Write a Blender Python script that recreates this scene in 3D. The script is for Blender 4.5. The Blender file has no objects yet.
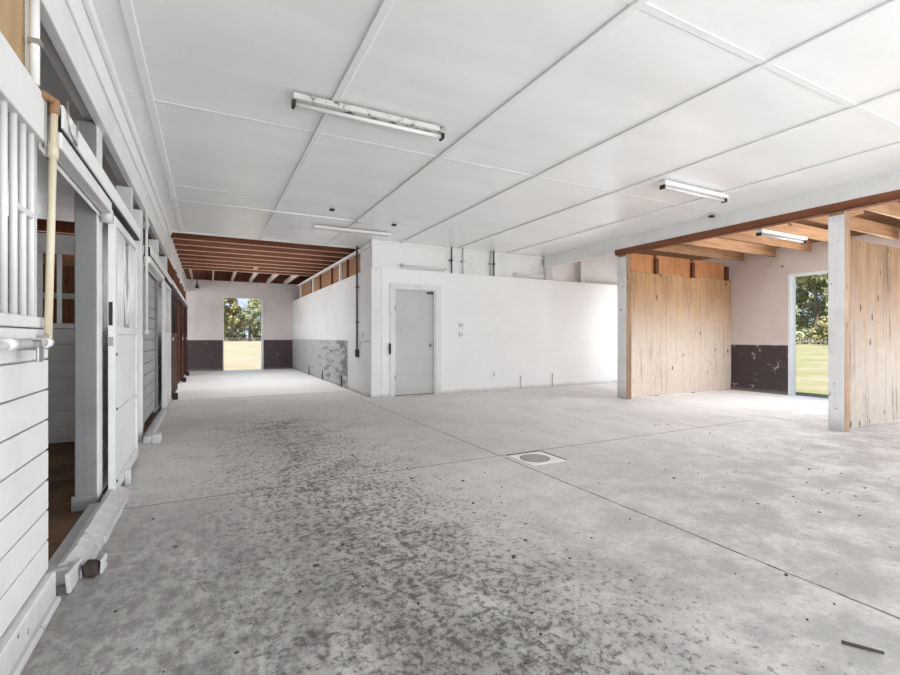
import bpy, bmesh, math, random
from mathutils import Vector, Matrix, noise as mnoise
R = random.Random(7)
S = bpy.context.scene
COL = S.collection
PI = math.pi

# ------------------------------------------------------------------ camera
H_CAM = 1.12
cam = bpy.data.cameras.new('camera'); camo = bpy.data.objects.new('camera', cam); COL.objects.link(camo)
cam.sensor_width = 36.0; cam.lens = 464.0 / 900 * 36
cam.clip_start = 0.02; cam.clip_end = 500
camo.location = (0, 0, H_CAM)
camo.rotation_euler = (PI / 2 - math.radians(0.06), 0, -math.atan2(242, 464))
S.camera = camo

# ------------------------------------------------------------------ exposure
S.view_settings.view_transform = 'Standard'; S.view_settings.look = 'None'
S.view_settings.gamma = 1.0; S.view_settings.exposure = 0.12
S.view_settings.use_curve_mapping = False
S.cycles.max_bounces = 14; S.cycles.diffuse_bounces = 9; S.cycles.glossy_bounces = 4
S.cycles.sample_clamp_indirect = 6.0

# ------------------------------------------------------------------ sky, sun, daylight through the openings, added fill lamps
W = bpy.data.worlds.new('sky'); S.world = W; W.use_nodes = True
nt = W.node_tree; nt.nodes.clear()
o_ = nt.nodes.new('ShaderNodeOutputWorld'); b_ = nt.nodes.new('ShaderNodeBackground')
tc = nt.nodes.new('ShaderNodeTexCoord'); sx = nt.nodes.new('ShaderNodeSeparateXYZ'); cr = nt.nodes.new('ShaderNodeValToRGB')
nt.links.new(tc.outputs['Generated'], sx.inputs[0]); nt.links.new(sx.outputs['Z'], cr.inputs[0])
cr.color_ramp.elements[0].position = 0.0; cr.color_ramp.elements[0].color = (0.72, 0.84, 0.95, 1)
cr.color_ramp.elements[1].position = 0.7; cr.color_ramp.elements[1].color = (0.28, 0.52, 0.95, 1)
nt.links.new(cr.outputs[0], b_.inputs[0]); b_.inputs[1].default_value = 1.0
nt.links.new(b_.outputs[0], o_.inputs[0])

def lamp(name, kind, loc, rot, energy, color=(1, 1, 1), size=None, portal=False):
    l = bpy.data.lights.new(name, kind); l.energy = energy; l.color = color
    if kind == 'AREA':
        l.shape = 'RECTANGLE'; l.size, l.size_y = size
        l.cycles.is_portal = portal
    o = bpy.data.objects.new(name, l); COL.objects.link(o); o.location = loc; o.rotation_euler = rot
    return o
sun = lamp('sun', 'SUN', (0, 0, 30), (0, 0, 0), 8.3, (1.0, 0.95, 0.87))
sun.rotation_euler = Vector((0.42, 0.34, -1.0)).to_track_quat('-Z', 'Y').to_euler()
sun.data.angle = math.radians(0.6)
# daylight of the wide barn opening behind the camera, the back bay door out of sight on the east side
DAY = (0.94, 0.975, 1.0)
a = lamp('barn_opening_daylight', 'AREA', (3.0, -3.3, 1.45), (PI / 2, 0, 0), 118, DAY, (6.8, 2.7)); a.data.spread = math.radians(150)
lamp('barn_opening_bounce', 'AREA', (3.0, -3.0, 0.35), (PI / 2 + 0.9, 0, 0), 210, DAY, (6.8, 0.6))  # upward lamp added to stand in for ground bounce onto the ceiling
lamp('side_bay_daylight', 'AREA', (9.6, 7.15, 1.4), (PI / 2, 0, PI / 2), 56, DAY, (1.5, 2.2))
lamp('near_bay_fill', 'AREA', (9.75, 0.2, 1.35), (PI / 2, 0, PI / 2), 225, DAY, (3.2, 2.3))  # added fill lamp for the near floor and stall fronts; opening unseen
# added fill lamps at unseen west wall gaps, brightening the back of the aisle
for wy, e in ((11.4, 85), (15.2, 130)):
    lamp('back_stall_fill', 'AREA', (-4.25, wy, 1.7), (PI / 2, 0, -PI / 2), e, DAY, (2.6, 1.6))
lamp('right_stall_fill', 'AREA', (9.86, 3.22, 1.5), (PI / 2, 0, PI / 2 - 0.5), 60, DAY, (0.6, 1.7))  # added fill lamp at a made-up window in the right wall
# added fill lamps under the closed roof, above the bare joists
a = lamp('roof_fill_aisle', 'AREA', (1.1, 12.6, 3.75), (0, 0, 0), 108, DAY, (2.4, 6.0)); a.data.spread = math.radians(115)
a = lamp('roof_fill_stall', 'AREA', (8.3, 4.2, 3.2), (0, 0, 0), 60, DAY, (2.2, 2.2)); a.data.spread = math.radians(125)
# ------------------------------------------------------------------ helpers
class BM:
    """collects shapes in world coordinates, then becomes ONE mesh object"""
    def __init__(s): s.b = bmesh.new()
    def box(s, x0, x1, y0, y1, z0, z1, bev=0.0):
        g = bmesh.ops.create_cube(s.b, size=1.0)['verts']
        c = Vector(((x0+x1)/2, (y0+y1)/2, (z0+z1)/2)); d = Vector((abs(x1-x0), abs(y1-y0), abs(z1-z0)))
        for v in g: v.co = Vector((v.co.x*d.x, v.co.y*d.y, v.co.z*d.z)) + c
        if bev > 0:
            ed = list({e for v in g for e in v.link_edges})
            bmesh.ops.bevel(s.b, geom=ed, offset=min(bev, min(d)*0.4), segments=1, affect='EDGES')
        return s
    def bar(s, p, q, w, t, up=(0, 0, 1)):
        """rectangular bar from p to q, w across, t along up"""
        p, q = Vector(p), Vector(q); a = (q-p); L = a.length; a.normalize()
        u = Vector(up); sd = a.cross(u); sd.normalize(); u = sd.cross(a)
        g = bmesh.ops.create_cube(s.b, size=1.0)['verts']; m = (p+q)/2
        for v in g: v.co = m + a*(v.co.x*L) + sd*(v.co.y*w) + u*(v.co.z*t)
        return s
    def tube(s, p, q, r, n=12, r2=None):
        p, q = Vector(p), Vector(q); a = q-p; L = a.length
        g = bmesh.ops.create_cone(s.b, cap_ends=True, segments=n, radius1=r, radius2=r if r2 is None else r2, depth=L)['verts']
        M = Matrix.Translation((p+q)/2) @ a.to_track_quat('Z', 'Y').to_matrix().to_4x4()
        for v in g: v.co = M @ v.co
        return s
    def ball(s, c, r, sub=2, sc=(1, 1, 1)):
        g = bmesh.ops.create_icosphere(s.b, subdivisions=sub, radius=r)['verts']
        for v in g: v.co = Vector((v.co.x*sc[0], v.co.y*sc[1], v.co.z*sc[2])) + Vector(c)
        return s
    def path(s, pts, r, n=10):
        for i in range(len(pts)-1): s.tube(pts[i], pts[i+1], r, n)
        for p in pts[1:-1]: s.ball(p, r*1.0, 2)
        return s
    def quad(s, pts):
        s.b.faces.new([s.b.verts.new(p) for p in pts]); return s
    def prism(s, poly, axis, a0, a1):
        """extrude a polygon (2 coords) along axis 'x'|'y'|'z'"""
        def P(u, v, w): return {'x': (w, u, v), 'y': (u, w, v), 'z': (u, v, w)}[axis]
        A = [s.b.verts.new(P(u, v, a0)) for u, v in poly]; B = [s.b.verts.new(P(u, v, a1)) for u, v in poly]
        n = len(poly); s.b.faces.new(A); s.b.faces.new(B[::-1])
        for i in range(n): s.b.faces.new([A[i], A[(i+1) % n], B[(i+1) % n], B[i]])
        bmesh.ops.recalc_face_normals(s.b, faces=s.b.faces); return s
    def jitter(s, a, f=3.0):
        for v in s.b.verts:
            n = mnoise.noise_vector(v.co*f); v.co += n*a
        return s

def wloc(o):
    v = Vector((0, 0, 0))
    while o is not None: v += Vector(o.location); o = o.parent
    return v
def build(name, B, mat, parent=None, smooth=False):
    me = bpy.data.meshes.new(name)
    if parent is None:
        vs = [v.co for v in B.b.verts]
        lo = Vector((min(v.x for v in vs), min(v.y for v in vs), min(v.z for v in vs)))
        hi = Vector((max(v.x for v in vs), max(v.y for v in vs), max(v.z for v in vs)))
        org = Vector(((lo.x+hi.x)/2, (lo.y+hi.y)/2, lo.z))
    else: org = wloc(parent)
    for v in B.b.verts: v.co -= org
    if smooth:
        for f in B.b.faces: f.smooth = True
    B.b.to_mesh(me); B.b.free()
    o = bpy.data.objects.new(name, me); COL.objects.link(o)
    if parent is None: o.location = org
    else: o.parent = parent
    for m in (mat if isinstance(mat, (list, tuple)) else [mat]): me.materials.append(m)
    return o
def tag(o, label, cat, group=None):
    o['label'] = label; o['category'] = cat
    if group: o['group'] = group
    return o
def thing(name, label, cat, loc, group=None):
    o = bpy.data.objects.new(name, None); COL.objects.link(o); o.location = loc; o.empty_display_size = 0.1
    return tag(o, label, cat, group)
def struct(name, B, mat, parent=None, label=None, cat=None):
    o = build(name, B, mat, parent)
    if parent is None:
        o['kind'] = 'structure'
        if label: o['label'] = label
        if cat: o['category'] = cat
    return o
def copy_tree(o, parent=None):
    c = o.copy(); COL.objects.link(c); c.parent = parent
    for ch in [k for k in o.children]: copy_tree(ch, c)
    return c

# ------------------------------------------------------------------ materials
class G:
    def __init__(s, name):
        s.m = bpy.data.materials.new(name); s.m.use_nodes = True; s.t = s.m.node_tree; s.t.nodes.clear()
        s.out = s.t.nodes.new('ShaderNodeOutputMaterial'); s.bs = s.t.nodes.new('ShaderNodeBsdfPrincipled')
        s.t.links.new(s.bs.outputs[0], s.out.inputs[0])
        geo = s.t.nodes.new('ShaderNodeNewGeometry'); s.pos = geo.outputs['Position']; s.nrm = geo.outputs['Normal']
        sp = s.t.nodes.new('ShaderNodeSeparateXYZ'); s.t.links.new(s.pos, sp.inputs[0])
        s.x, s.y, s.z = sp.outputs
    def put(s, sock, v):
        if isinstance(v, (int, float)): sock.default_value = v
        elif isinstance(v, tuple): sock.default_value = v if len(v) == len(sock.default_value) else (*v, 1)
        else: s.t.links.new(v, sock)
    def M(s, op, a, b=0.0, c=0.0, clamp=False):
        n = s.t.nodes.new('ShaderNodeMath'); n.operation = op; n.use_clamp = clamp
        s.put(n.inputs[0], a); s.put(n.inputs[1], b); s.put(n.inputs[2], c); return n.outputs[0]
    def vec(s, x, y, z):
        n = s.t.nodes.new('ShaderNodeCombineXYZ'); s.put(n.inputs[0], x); s.put(n.inputs[1], y); s.put(n.inputs[2], z); return n.outputs[0]
    def scl(s, fx, fy, fz):
        return s.vec(s.M('MULTIPLY', s.x, fx), s.M('MULTIPLY', s.y, fy), s.M('MULTIPLY', s.z, fz))
    def noise(s, v=None, scale=5.0, det=4.0, rough=0.6, dist=0.0):
        n = s.t.nodes.new('ShaderNodeTexNoise'); s.t.links.new(v if v is not None else s.pos, n.inputs['Vector'])
        n.inputs['Scale'].default_value = scale; n.inputs['Detail'].default_value = det
        n.inputs['Roughness'].default_value = rough; n.inputs['Distortion'].default_value = dist; return n.outputs['Fac']
    def voro(s, v=None, scale=5.0, rnd=1.0):
        n = s.t.nodes.new('ShaderNodeTexVoronoi'); s.t.links.new(v if v is not None else s.pos, n.inputs['Vector'])
        n.inputs['Scale'].default_value = scale; n.inputs['Randomness'].default_value = rnd; return n.outputs['Distance']
    def step(s, v, a, b):
        n = s.t.nodes.new('ShaderNodeMapRange'); n.interpolation_type = 'SMOOTHSTEP'
        s.put(n.inputs['Value'], v)
        n.inputs['From Min'].default_value = a; n.inputs['From Max'].default_value = b
        if a > b:
            n.inputs['From Min'].default_value = b; n.inputs['From Max'].default_value = a
            n.inputs['To Min'].default_value = 1; n.inputs['To Max'].default_value = 0
        return n.outputs['Result']
    def mix(s, f, a, b):
        n = s.t.nodes.new('ShaderNodeMix'); n.data_type = 'RGBA'
        s.put(n.inputs[0], f); s.put(n.inputs[6], a); s.put(n.inputs[7], b); return n.outputs[2]
    def bump(s, h, strength=0.3, dist=0.01):
        n = s.t.nodes.new('ShaderNodeBump'); n.inputs['Strength'].default_value = strength; n.inputs['Distance'].default_value = dist
        s.t.links.new(h, n.inputs['Height']); s.t.links.new(n.outputs[0], s.bs.inputs['Normal'])
    def fin(s, col, rough=0.6, metal=0.0, spec=0.4):
        s.put(s.bs.inputs['Base Color'], col); s.put(s.bs.inputs['Roughness'], rough)
        s.bs.inputs['Metallic'].default_value = metal; s.bs.inputs['Specular IOR Level'].default_value = spec
        return s.m
def mul(c, k): return tuple(x*k for x in c)

def m_paint(name, c=(0.80, 0.80, 0.795), grime=0.35, rough=0.5, chips=0.0, axis='z', dirtz=True):
    g = G(name)
    n1 = g.noise(scale=1.7, det=5, rough=0.65); n2 = g.noise(scale=14, det=4)
    st = {'z': (30, 30, 1.6), 'y': (30, 1.6, 30), 'x': (1.6, 30, 30)}[axis]
    n3 = g.noise(g.scl(*st), scale=1.0, det=3)
    f = g.M('MULTIPLY', g.step(n1, 0.45, 0.75), grime)
    col = g.mix(f, c, mul(c, 0.62))
    col = g.mix(g.M('MULTIPLY', g.step(n3, 0.55, 0.75), grime*0.5), col, mul(c, 0.7))
    if dirtz:
        z = g.M('ADD', g.z, g.M('MULTIPLY', n2, 0.15))
        col = g.mix(g.M('MULTIPLY', g.step(z, 0.32, 0.05), grime*0.9), col, (0.25, 0.24, 0.23))
    if chips > 0:
        n4 = g.noise(scale=9, det=8, rough=0.75)
        col = g.mix(g.step(n4, 0.70-0.06*chips, 0.72-0.06*chips), col, (0.13, 0.115, 0.10))
    g.bump(g.M('ADD', n2, n3), 0.12, 0.004)
    return g.fin(col, rough)
WHITE = m_paint('white_painted_wood', (0.74, 0.74, 0.738), chips=0.3)
WHITE_CLEAN = m_paint('white_painted_trim', (0.80, 0.80, 0.80), 0.15, 0.45, dirtz=False)
WHITE_WORN = m_paint('white_flaking_paint', (0.76, 0.75, 0.75), 0.6, 0.6, chips=1.3)
GREY_WOOD = m_paint('pale_grey_painted_timber', (0.60, 0.60, 0.60), 0.5, 0.65, chips=0.3)
POST_GREY = m_paint('grey_weathered_timber', (0.24, 0.24, 0.24), 0.45, 0.7)
PIPE_CREAM = m_paint('cream_plastic_pipe', (0.66, 0.58, 0.44), 0.45, 0.4, chips=0.2, dirtz=False)
METAL_BAR = m_paint('white_enamel_bars', (0.72, 0.72, 0.72), 0.35, 0.35, dirtz=False)

def m_ceiling():
    g = G('glossy_white_ceiling_sheets')
    n1 = g.noise(g.scl(0.7, 1.3, 1), scale=1.1, det=2, rough=0.45); n2 = g.noise(g.scl(0.6, 1.8, 1), scale=1.1, det=5, rough=0.55)
    n3 = g.noise(scale=26, det=3)
    col = g.mix(n2, (0.92, 0.92, 0.925), (0.72, 0.72, 0.72))
    col = g.mix(g.M('MULTIPLY', g.step(n3, 0.66, 0.75), 0.25), col, (0.5, 0.5, 0.49))
    g.bump(n1, 0.38, 0.06)
    return g.fin(col, 0.29, 0, 0.6)
CEIL = m_ceiling()

def m_block(name, ax, up, lowc=None, lowz=None, course=(0.4, 0.2), depth=0.35, grime=0.3, scuff=0.0, yrange=None, mark=(0.75, 0.73, 0.72), line=0.07, dots=0.0):
    """painted blockwork; lowc: painted dado below lowz"""
    g = G(name); u = {'x': g.x, 'y': g.y}[ax]
    br = g.t.nodes.new('ShaderNodeTexBrick'); g.t.links.new(g.vec(u, g.z, 0.0), br.inputs['Vector'])
    br.inputs['Scale'].default_value = 1.0; br.inputs['Brick Width'].default_value = course[0]; br.inputs['Row Height'].default_value = course[1]
    br.inputs['Mortar Size'].default_value = 0.006; br.inputs['Mortar Smooth'].default_value = 0.6
    n1 = g.noise(scale=1.3, det=6, rough=0.65); n2 = g.noise(scale=20, det=4); n3 = g.noise(scale=5, det=8, rough=0.72)
    col = g.mix(g.M('MULTIPLY', g.step(n1, 0.42, 0.72), grime), up, mul(up, 0.72))
    n6 = g.noise(g.scl(1.1, 1.1, 6), scale=1.5, det=10, rough=0.78)
    if lowc:
        lc = g.mix(g.M('MULTIPLY', n2, 0.5), lowc, mul(lowc, 0.75))
        if scuff > 0: lc = g.mix(g.M('MULTIPLY', g.step(n3, 0.575, 0.64), scuff), lc, mark)
        if yrange is not None: lc = g.mix(g.M('MULTIPLY', g.step(g.M('ADD', n6, g.M('MULTIPLY', g.step(g.y, 14.0, 10.0), 0.10)), 0.58, 0.64), 0.75), lc, mark)
        w = g.step(g.M('ADD', g.z, g.M('MULTIPLY', g.noise(scale=9, det=2), 0.012)), lowz+0.010, lowz)
        if yrange is not None: w = g.M('MULTIPLY', w, g.step(g.y, yrange, yrange+0.01))
        col = g.mix(w, col, lc)
    col = g.mix(g.M('MULTIPLY', br.outputs['Fac'], line), col, mul(up, 0.45))
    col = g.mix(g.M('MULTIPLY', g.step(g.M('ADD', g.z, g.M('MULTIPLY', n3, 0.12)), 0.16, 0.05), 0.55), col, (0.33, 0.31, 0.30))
    if dots: col = g.mix(g.M('MULTIPLY', g.step(g.voro(scale=2.6), 0.085, 0.05), dots), col, (0.10, 0.08, 0.075))
    h = g.M('SUBTRACT', g.M('MULTIPLY', n2, 0.4), br.outputs['Fac'])
    g.bump(h, depth, 0.006)
    return g.fin(col, 0.55)
WALL_FRONT = m_block('white_painted_block', 'x', (0.84, 0.84, 0.84), grime=0.12, depth=0.14)
WALL_SIDE = m_block('white_block_grey_scuffed_dado', 'y', (0.80, 0.80, 0.80), (0.52, 0.52, 0.525), 1.05, grime=0.25, scuff=0.75, yrange=9.84, mark=(0.10, 0.095, 0.09))
WALL_BACK = m_block('pinkish_wall_maroon_dado', 'x', (0.70, 0.645, 0.635), (0.075, 0.05, 0.054), 1.02, depth=0.15, line=0.03, grime=0.25, scuff=0.35, mark=(0.32, 0.27, 0.27))
WALL_RIGHT = m_block('mauve_wall_dark_dado', 'y', (0.66, 0.585, 0.555), (0.06, 0.042, 0.046), 0.96, course=(6.0, 0.14), grime=0.3, scuff=0.9, mark=(0.45, 0.40, 0.40), depth=0.2, dots=0.8)
UPPER = m_paint('white_upper_sheets', (0.80, 0.80, 0.80), 0.25, 0.35, dirtz=False, axis='x')

def m_floor():
    g = G('stained_concrete')
    n1 = g.noise(scale=0.55, det=6, rough=0.6); n2 = g.noise(scale=3.2, det=12, rough=0.74); n3 = g.noise(scale=34, det=6, rough=0.75)
    n4 = g.noise(g.scl(2.2, 0.9, 1), scale=1.2, det=12, rough=0.74); sp = g.noise(scale=30, det=10, rough=0.75)
    n5 = g.noise(g.scl(1.25, 0.8, 1), scale=13, det=10, rough=0.8)
    base = g.mix(g.step(n1, 0.35, 0.68), (0.66, 0.636, 0.618), (0.54, 0.518, 0.503))
    base = g.mix(g.M('MULTIPLY', g.step(n2, 0.40, 0.70), 0.36), base, (0.40, 0.383, 0.372))
    base = g.mix(g.M('MULTIPLY', g.step(n3, 0.46, 0.62), 0.36), base, (0.34, 0.325, 0.317))
    # paler beyond the old slab edge; door light painted into the right-hand bay
    far = g.mix(g.M('MULTIPLY', g.step(n2, 0.48, 0.72), 0.45), (0.72, 0.70, 0.68), (0.54, 0.52, 0.50))
    base = g.mix(g.step(g.y, 9.50, 9.52), base, far)
    bay = g.M('MULTIPLY', g.step(g.M('ADD', g.x, g.M('MULTIPLY', g.y, 0.3)), 3.0, 6.6), g.M('ADD', 0.45, g.M('MULTIPLY', g.step(n4, 0.62, 0.38), 0.4)))
    base = g.mix(bay, base, (0.80, 0.775, 0.755))
    # grey silt film over the near left of the aisle
    near = g.M('MULTIPLY', g.step(g.M('ADD', g.x, g.M('MULTIPLY', n1, 1.2)), 2.6, 0.6), g.step(g.M('ADD', g.y, g.M('MULTIPLY', n4, 2.0)), 5.6, 2.8))
    base = g.mix(g.M('MULTIPLY', g.M('MULTIPLY', near, g.step(n4, 0.34, 0.60)), 0.80), base, (0.185, 0.176, 0.168))
    base = g.mix(g.M('MULTIPLY', g.M('MULTIPLY', near, g.step(n5, 0.46, 0.56)), 0.55), base, (0.13, 0.122, 0.116))
    fr = g.M('MULTIPLY', g.step(g.M('SUBTRACT', g.y, g.M('MULTIPLY', g.x, 0.25)), 3.0, 0.6), 0.55)
    base = g.mix(g.M('MULTIPLY', fr, g.step(n2, 0.34, 0.6)), base, (0.27, 0.258, 0.25))
    # dark manure stains trodden along the aisle
    lane = g.M('MULTIPLY', g.step(g.M('ABSOLUTE', g.M('SUBTRACT', g.x, g.M('ADD', 0.40, g.M('MULTIPLY', n1, 0.9)))), 1.7, 0.1), g.step(g.y, 8.2, 6.2))
    cmb = g.M('ADD', g.M('MULTIPLY', n2, 0.42), g.M('MULTIPLY', n5, 0.58))
    d1 = g.step(g.M('ADD', g.M('ADD', g.M('MULTIPLY', cmb, 0.60), g.M('MULTIPLY', sp, 0.40)), g.M('MULTIPLY', lane, 0.080)), 0.555, 0.650)
    base = g.mix(g.M('MULTIPLY', g.M('MULTIPLY', lane, d1), 0.95), base, (0.082, 0.076, 0.071))
    d2 = g.step(g.M('ADD', sp, g.M('MULTIPLY', lane, 0.12)), 0.63, 0.68)
    base = g.mix(g.M('MULTIPLY', g.M('MULTIPLY', d2, g.step(g.y, 9.3, 4.0)), 0.7), base, (0.11, 0.10, 0.095))
    # dirt packed in the joints
    wob = g.M('MULTIPLY', g.M('SUBTRACT', g.noise(scale=6, det=3), 0.5), 0.02)
    def joint(c, at, w): return g.step(g.M('ABSOLUTE', g.M('SUBTRACT', g.M('ADD', c, wob), at)), w, w*0.4)
    j = g.M('MULTIPLY', joint(g.x, 2.44, 0.011), g.step(g.y, 8.25, 8.2))
    j = g.M('MAXIMUM', j, g.M('MULTIPLY', joint(g.y, 3.66, 0.011), g.step(g.x, 6.6, 6.5)))
    j = g.M('MAXIMUM', j, g.M('MULTIPLY', joint(g.x, 6.95, 0.010), g.step(g.y, 6.0, 5.95)))
    j = g.M('MAXIMUM', j, g.M('MULTIPLY', joint(g.y, 9.51, 0.016), g.step(g.x, 2.66, 2.6)))
    base = g.mix(g.M('MULTIPLY', j, g.M('ADD', 0.5, g.M('MULTIPLY', g.step(n5, 0.42, 0.58), 0.42))), base, (0.07, 0.063, 0.058))
    h = g.M('SUBTRACT', g.M('ADD', g.M('MULTIPLY', n2, 0.6), g.M('MULTIPLY', n3, 0.5)), j)
    g.bump(h, 0.35, 0.008)
    return g.fin(base, g.M('ADD', 0.50, g.M('MULTIPLY', n2, 0.3)), 0, 0.35)
FLOOR = m_floor()

def m_wood(name, c1, c2, axis='x', rough=0.7, knots=0.6, grain=1.0, pale=None, streak=0.0):
    """grain runs along axis; pale=(colour, z_low, z_high): dusty worn lower part"""
    g = G(name)
    lo, hi = 0.9, 16*grain
    st = {'x': (lo, hi, hi), 'y': (hi, lo, hi), 'z': (hi, hi, lo)}[axis]
    n1 = g.noise(g.scl(*st), scale=1.0, det=7, rough=0.66, dist=1.1)
    kn = {'x': (2.0, 5, 5), 'y': (5, 2.0, 5), 'z': (5, 5, 2.4)}[axis]
    v = g.voro(g.scl(*kn), 1.0); n2 = g.noise(scale=2.2, det=4); n3 = g.noise(scale=12, det=5)
    col = g.mix(g.step(n1, 0.36, 0.66), c1, c2)
    col = g.mix(g.M('MULTIPLY', g.step(n2, 0.45, 0.7), 0.35), col, mul(c1, 0.7))
    if pale:
        zz = g.M('ADD', g.z, g.M('MULTIPLY', g.M('SUBTRACT', n1, 0.5), 1.4))
        f = g.M('MULTIPLY', g.step(zz, pale[2], pale[1]), g.M('ADD', 0.55, g.M('MULTIPLY', n3, 0.5)), clamp=True)
        col = g.mix(f, col, pale[0])
        col = g.mix(g.M('MULTIPLY', g.step(n1, 0.60, 0.68), 0.55), col, mul(c1, 0.5))
    if streak:
        sn = g.noise(g.scl(9, 9, 0.7), scale=1.0, det=8, rough=0.75)
        col = g.mix(g.M('MULTIPLY', g.step(sn, 0.52, 0.68), streak), col, mul(c1, 0.55))
        sm = g.noise(g.scl(14, 14, 2.2), scale=1.0, det=8, rough=0.8)
        col = g.mix(g.M('MULTIPLY', g.step(sm, 0.66, 0.70), streak), col, mul(c1, 0.22))
    if knots: col = g.mix(g.M('MULTIPLY', g.step(g.M('ADD', v, g.M('MULTIPLY', n3, 0.10)), 0.19, 0.12), knots), col, mul(c1, 0.16))
    g.bump(n1, 0.25, 0.004)
    return g.fin(col, rough, 0, 0.25)
PLY = m_wood('weathered_plywood', (0.34, 0.185, 0.085), (0.52, 0.32, 0.165), 'z', knots=0.85, grain=1.2, pale=((0.73, 0.655, 0.59), 0.6, 2.2), streak=0.5)
PLY_ROUGH = m_wood('rough_streaked_plywood', (0.17, 0.088, 0.038), (0.30, 0.172, 0.082), 'z', knots=0.9, grain=1.5, pale=((0.42, 0.378, 0.342), 0.4, 2.1), streak=0.95)
PLY_ORANGE = m_wood('orange_plywood', (0.50, 0.21, 0.085), (0.62, 0.31, 0.14), 'z', knots=0.9)
JOIST = m_wood('brown_joist_timber', (0.15, 0.05, 0.025), (0.21, 0.078, 0.042), 'x', knots=0.5)
JOIST_PALE = m_wood('fresh_pine_joist', (0.31, 0.16, 0.078), (0.45, 0.265, 0.145), 'x', knots=0.8)
BROWN_TRIM = m_wood('brown_beam_edge', (0.17, 0.062, 0.032), (0.23, 0.09, 0.048), 'y', knots=0.2)
DECK = m_wood('roof_deck_boards', (0.20, 0.085, 0.045), (0.28, 0.13, 0.075), 'y', knots=0.3)
STUD = m_wood('bare_stud_timber', (0.27, 0.165, 0.10), (0.36, 0.235, 0.15), 'z', knots=0.4)
DARK_STUD = m_wood('dark_stud_timber', (0.12, 0.045, 0.024), (0.16, 0.065, 0.035), 'z', knots=0.2)
SHEATH = m_wood('tan_sheathing', (0.33, 0.17, 0.085), (0.40, 0.23, 0.125), 'z', knots=0.3)
DOOR_BROWN = m_wood('dark_stained_door', (0.055, 0.02, 0.012), (0.085, 0.032, 0.02), 'z', knots=0.2)
OLD_PINE = m_wood('old_pine_board', (0.40, 0.27, 0.15), (0.52, 0.37, 0.22), 'z', knots=0.5)
def m_plain(name, c, rough=0.5, metal=0.0, var=0.25):
    g = G(name); n = g.noise(scale=18, det=4)
    return g.fin(g.mix(g.M('MULTIPLY', n, var), c, mul(c, 0.4)), rough, metal)
BLACK = m_plain('black_iron', (0.02, 0.019, 0.018), 0.55)
DARK_PIPE = m_plain('dark_conduit', (0.055, 0.052, 0.05), 0.5)
GREY_PIPE = m_plain('grey_conduit', (0.45, 0.45, 0.45), 0.4, 0.3)
STEEL = m_plain('dull_steel', (0.42, 0.41, 0.40), 0.4, 0.8)
TUBE = m_plain('milk_glass_tube', (0.66, 0.66, 0.655), 0.25, 0.0, 0.1)
RUST = m_plain('rusty_elbow', (0.36, 0.20, 0.10), 0.6, 0.0, 0.8)
SPECK = m_paint('chipped_fixture_enamel', (0.60, 0.59, 0.575), 0.6, 0.4, chips=2.6, dirtz=False)
def m_dirt():
    g = G('brown_stall_dirt'); n = g.noise(scale=3, det=8, rough=0.7); n2 = g.noise(scale=30, det=4)
    col = g.mix(g.step(n, 0.35, 0.65), (0.22, 0.135, 0.085), (0.12, 0.075, 0.05))
    g.bump(g.M('ADD', n, g.M('MULTIPLY', n2, 0.4)), 0.6, 0.03); return g.fin(col, 0.95, 0, 0.1)
DIRT = m_dirt()
CRUMB = m_plain('dark_dirt_crumbs', (0.075, 0.065, 0.058), 0.95)
def m_grass():
    g = G('lawn'); n = g.noise(scale=0.25, det=6, rough=0.65); n2 = g.noise(scale=9, det=5)
    dry = g.step(g.M('ADD', g.y, g.M('MULTIPLY', g.x, -0.6)), -2, 10)
    a = g.mix(dry, (0.30, 0.285, 0.13), (0.38, 0.325, 0.22)); b = g.mix(dry, (0.41, 0.35, 0.265), (0.42, 0.365, 0.27))
    col = g.mix(g.step(n, 0.40, 0.62), a, b); col = g.mix(g.M('MULTIPLY', n2, 0.4), col, (0.16, 0.16, 0.06))
    g.bump(n2, 0.8, 0.06); return g.fin(col, 0.9, 0, 0.1)
GRASS = m_grass()
def m_leaf(name, a, b):
    g = G(name); n = g.noise(scale=1.3, det=3); n2 = g.noise(scale=9, det=2)
    col = g.mix(g.step(n, 0.35, 0.65), a, b); col = g.mix(g.M('MULTIPLY', n2, 0.5), col, mul(a, 0.5))
    m = g.fin(col, 0.5, 0, 0.3)
    return m
LEAF_OAK = m_leaf('oak_leaves', (0.32, 0.34, 0.18), (0.56, 0.57, 0.35))
LEAF_YEL = m_leaf('yellow_green_leaves', (0.34, 0.31, 0.14), (0.50, 0.45, 0.22))
LEAF_DARK = m_leaf('dark_leaves', (0.22, 0.24, 0.13), (0.38, 0.40, 0.23))
BARK = m_wood('grey_bark', (0.16, 0.13, 0.105), (0.24, 0.20, 0.17), 'z', knots=0.3)
FENCE = m_plain('weathered_fence_wood', (0.34, 0.31, 0.28), 0.8)
ROOF = m_plain('roof_sheet', (0.35, 0.35, 0.36), 0.5, 0.3)

# ------------------------------------------------------------------ setting
CZ = 2.93            # ceiling underside
XL, XR, XW = -0.60, 6.65, 9.90      # stall fronts, beam line, outer right wall
YB, YE = 17.2, 9.2                  # back wall, end of the sheeted ceiling
YF, XS = 8.23, 2.66                 # white room: front face, side face
XO = -4.30                          # outer left wall
struct('floor', BM().box(-0.66, XW+0.12, -3.4, YB+0.12, -0.12, 0.0), FLOOR)
struct('floor_stalls', BM().box(XO, -0.665, -3.4, YB, -0.12, -0.005), DIRT)
ground = struct('ground', BM().box(-300, 400, -300, 400, -0.30, -0.14), GRASS)
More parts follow.
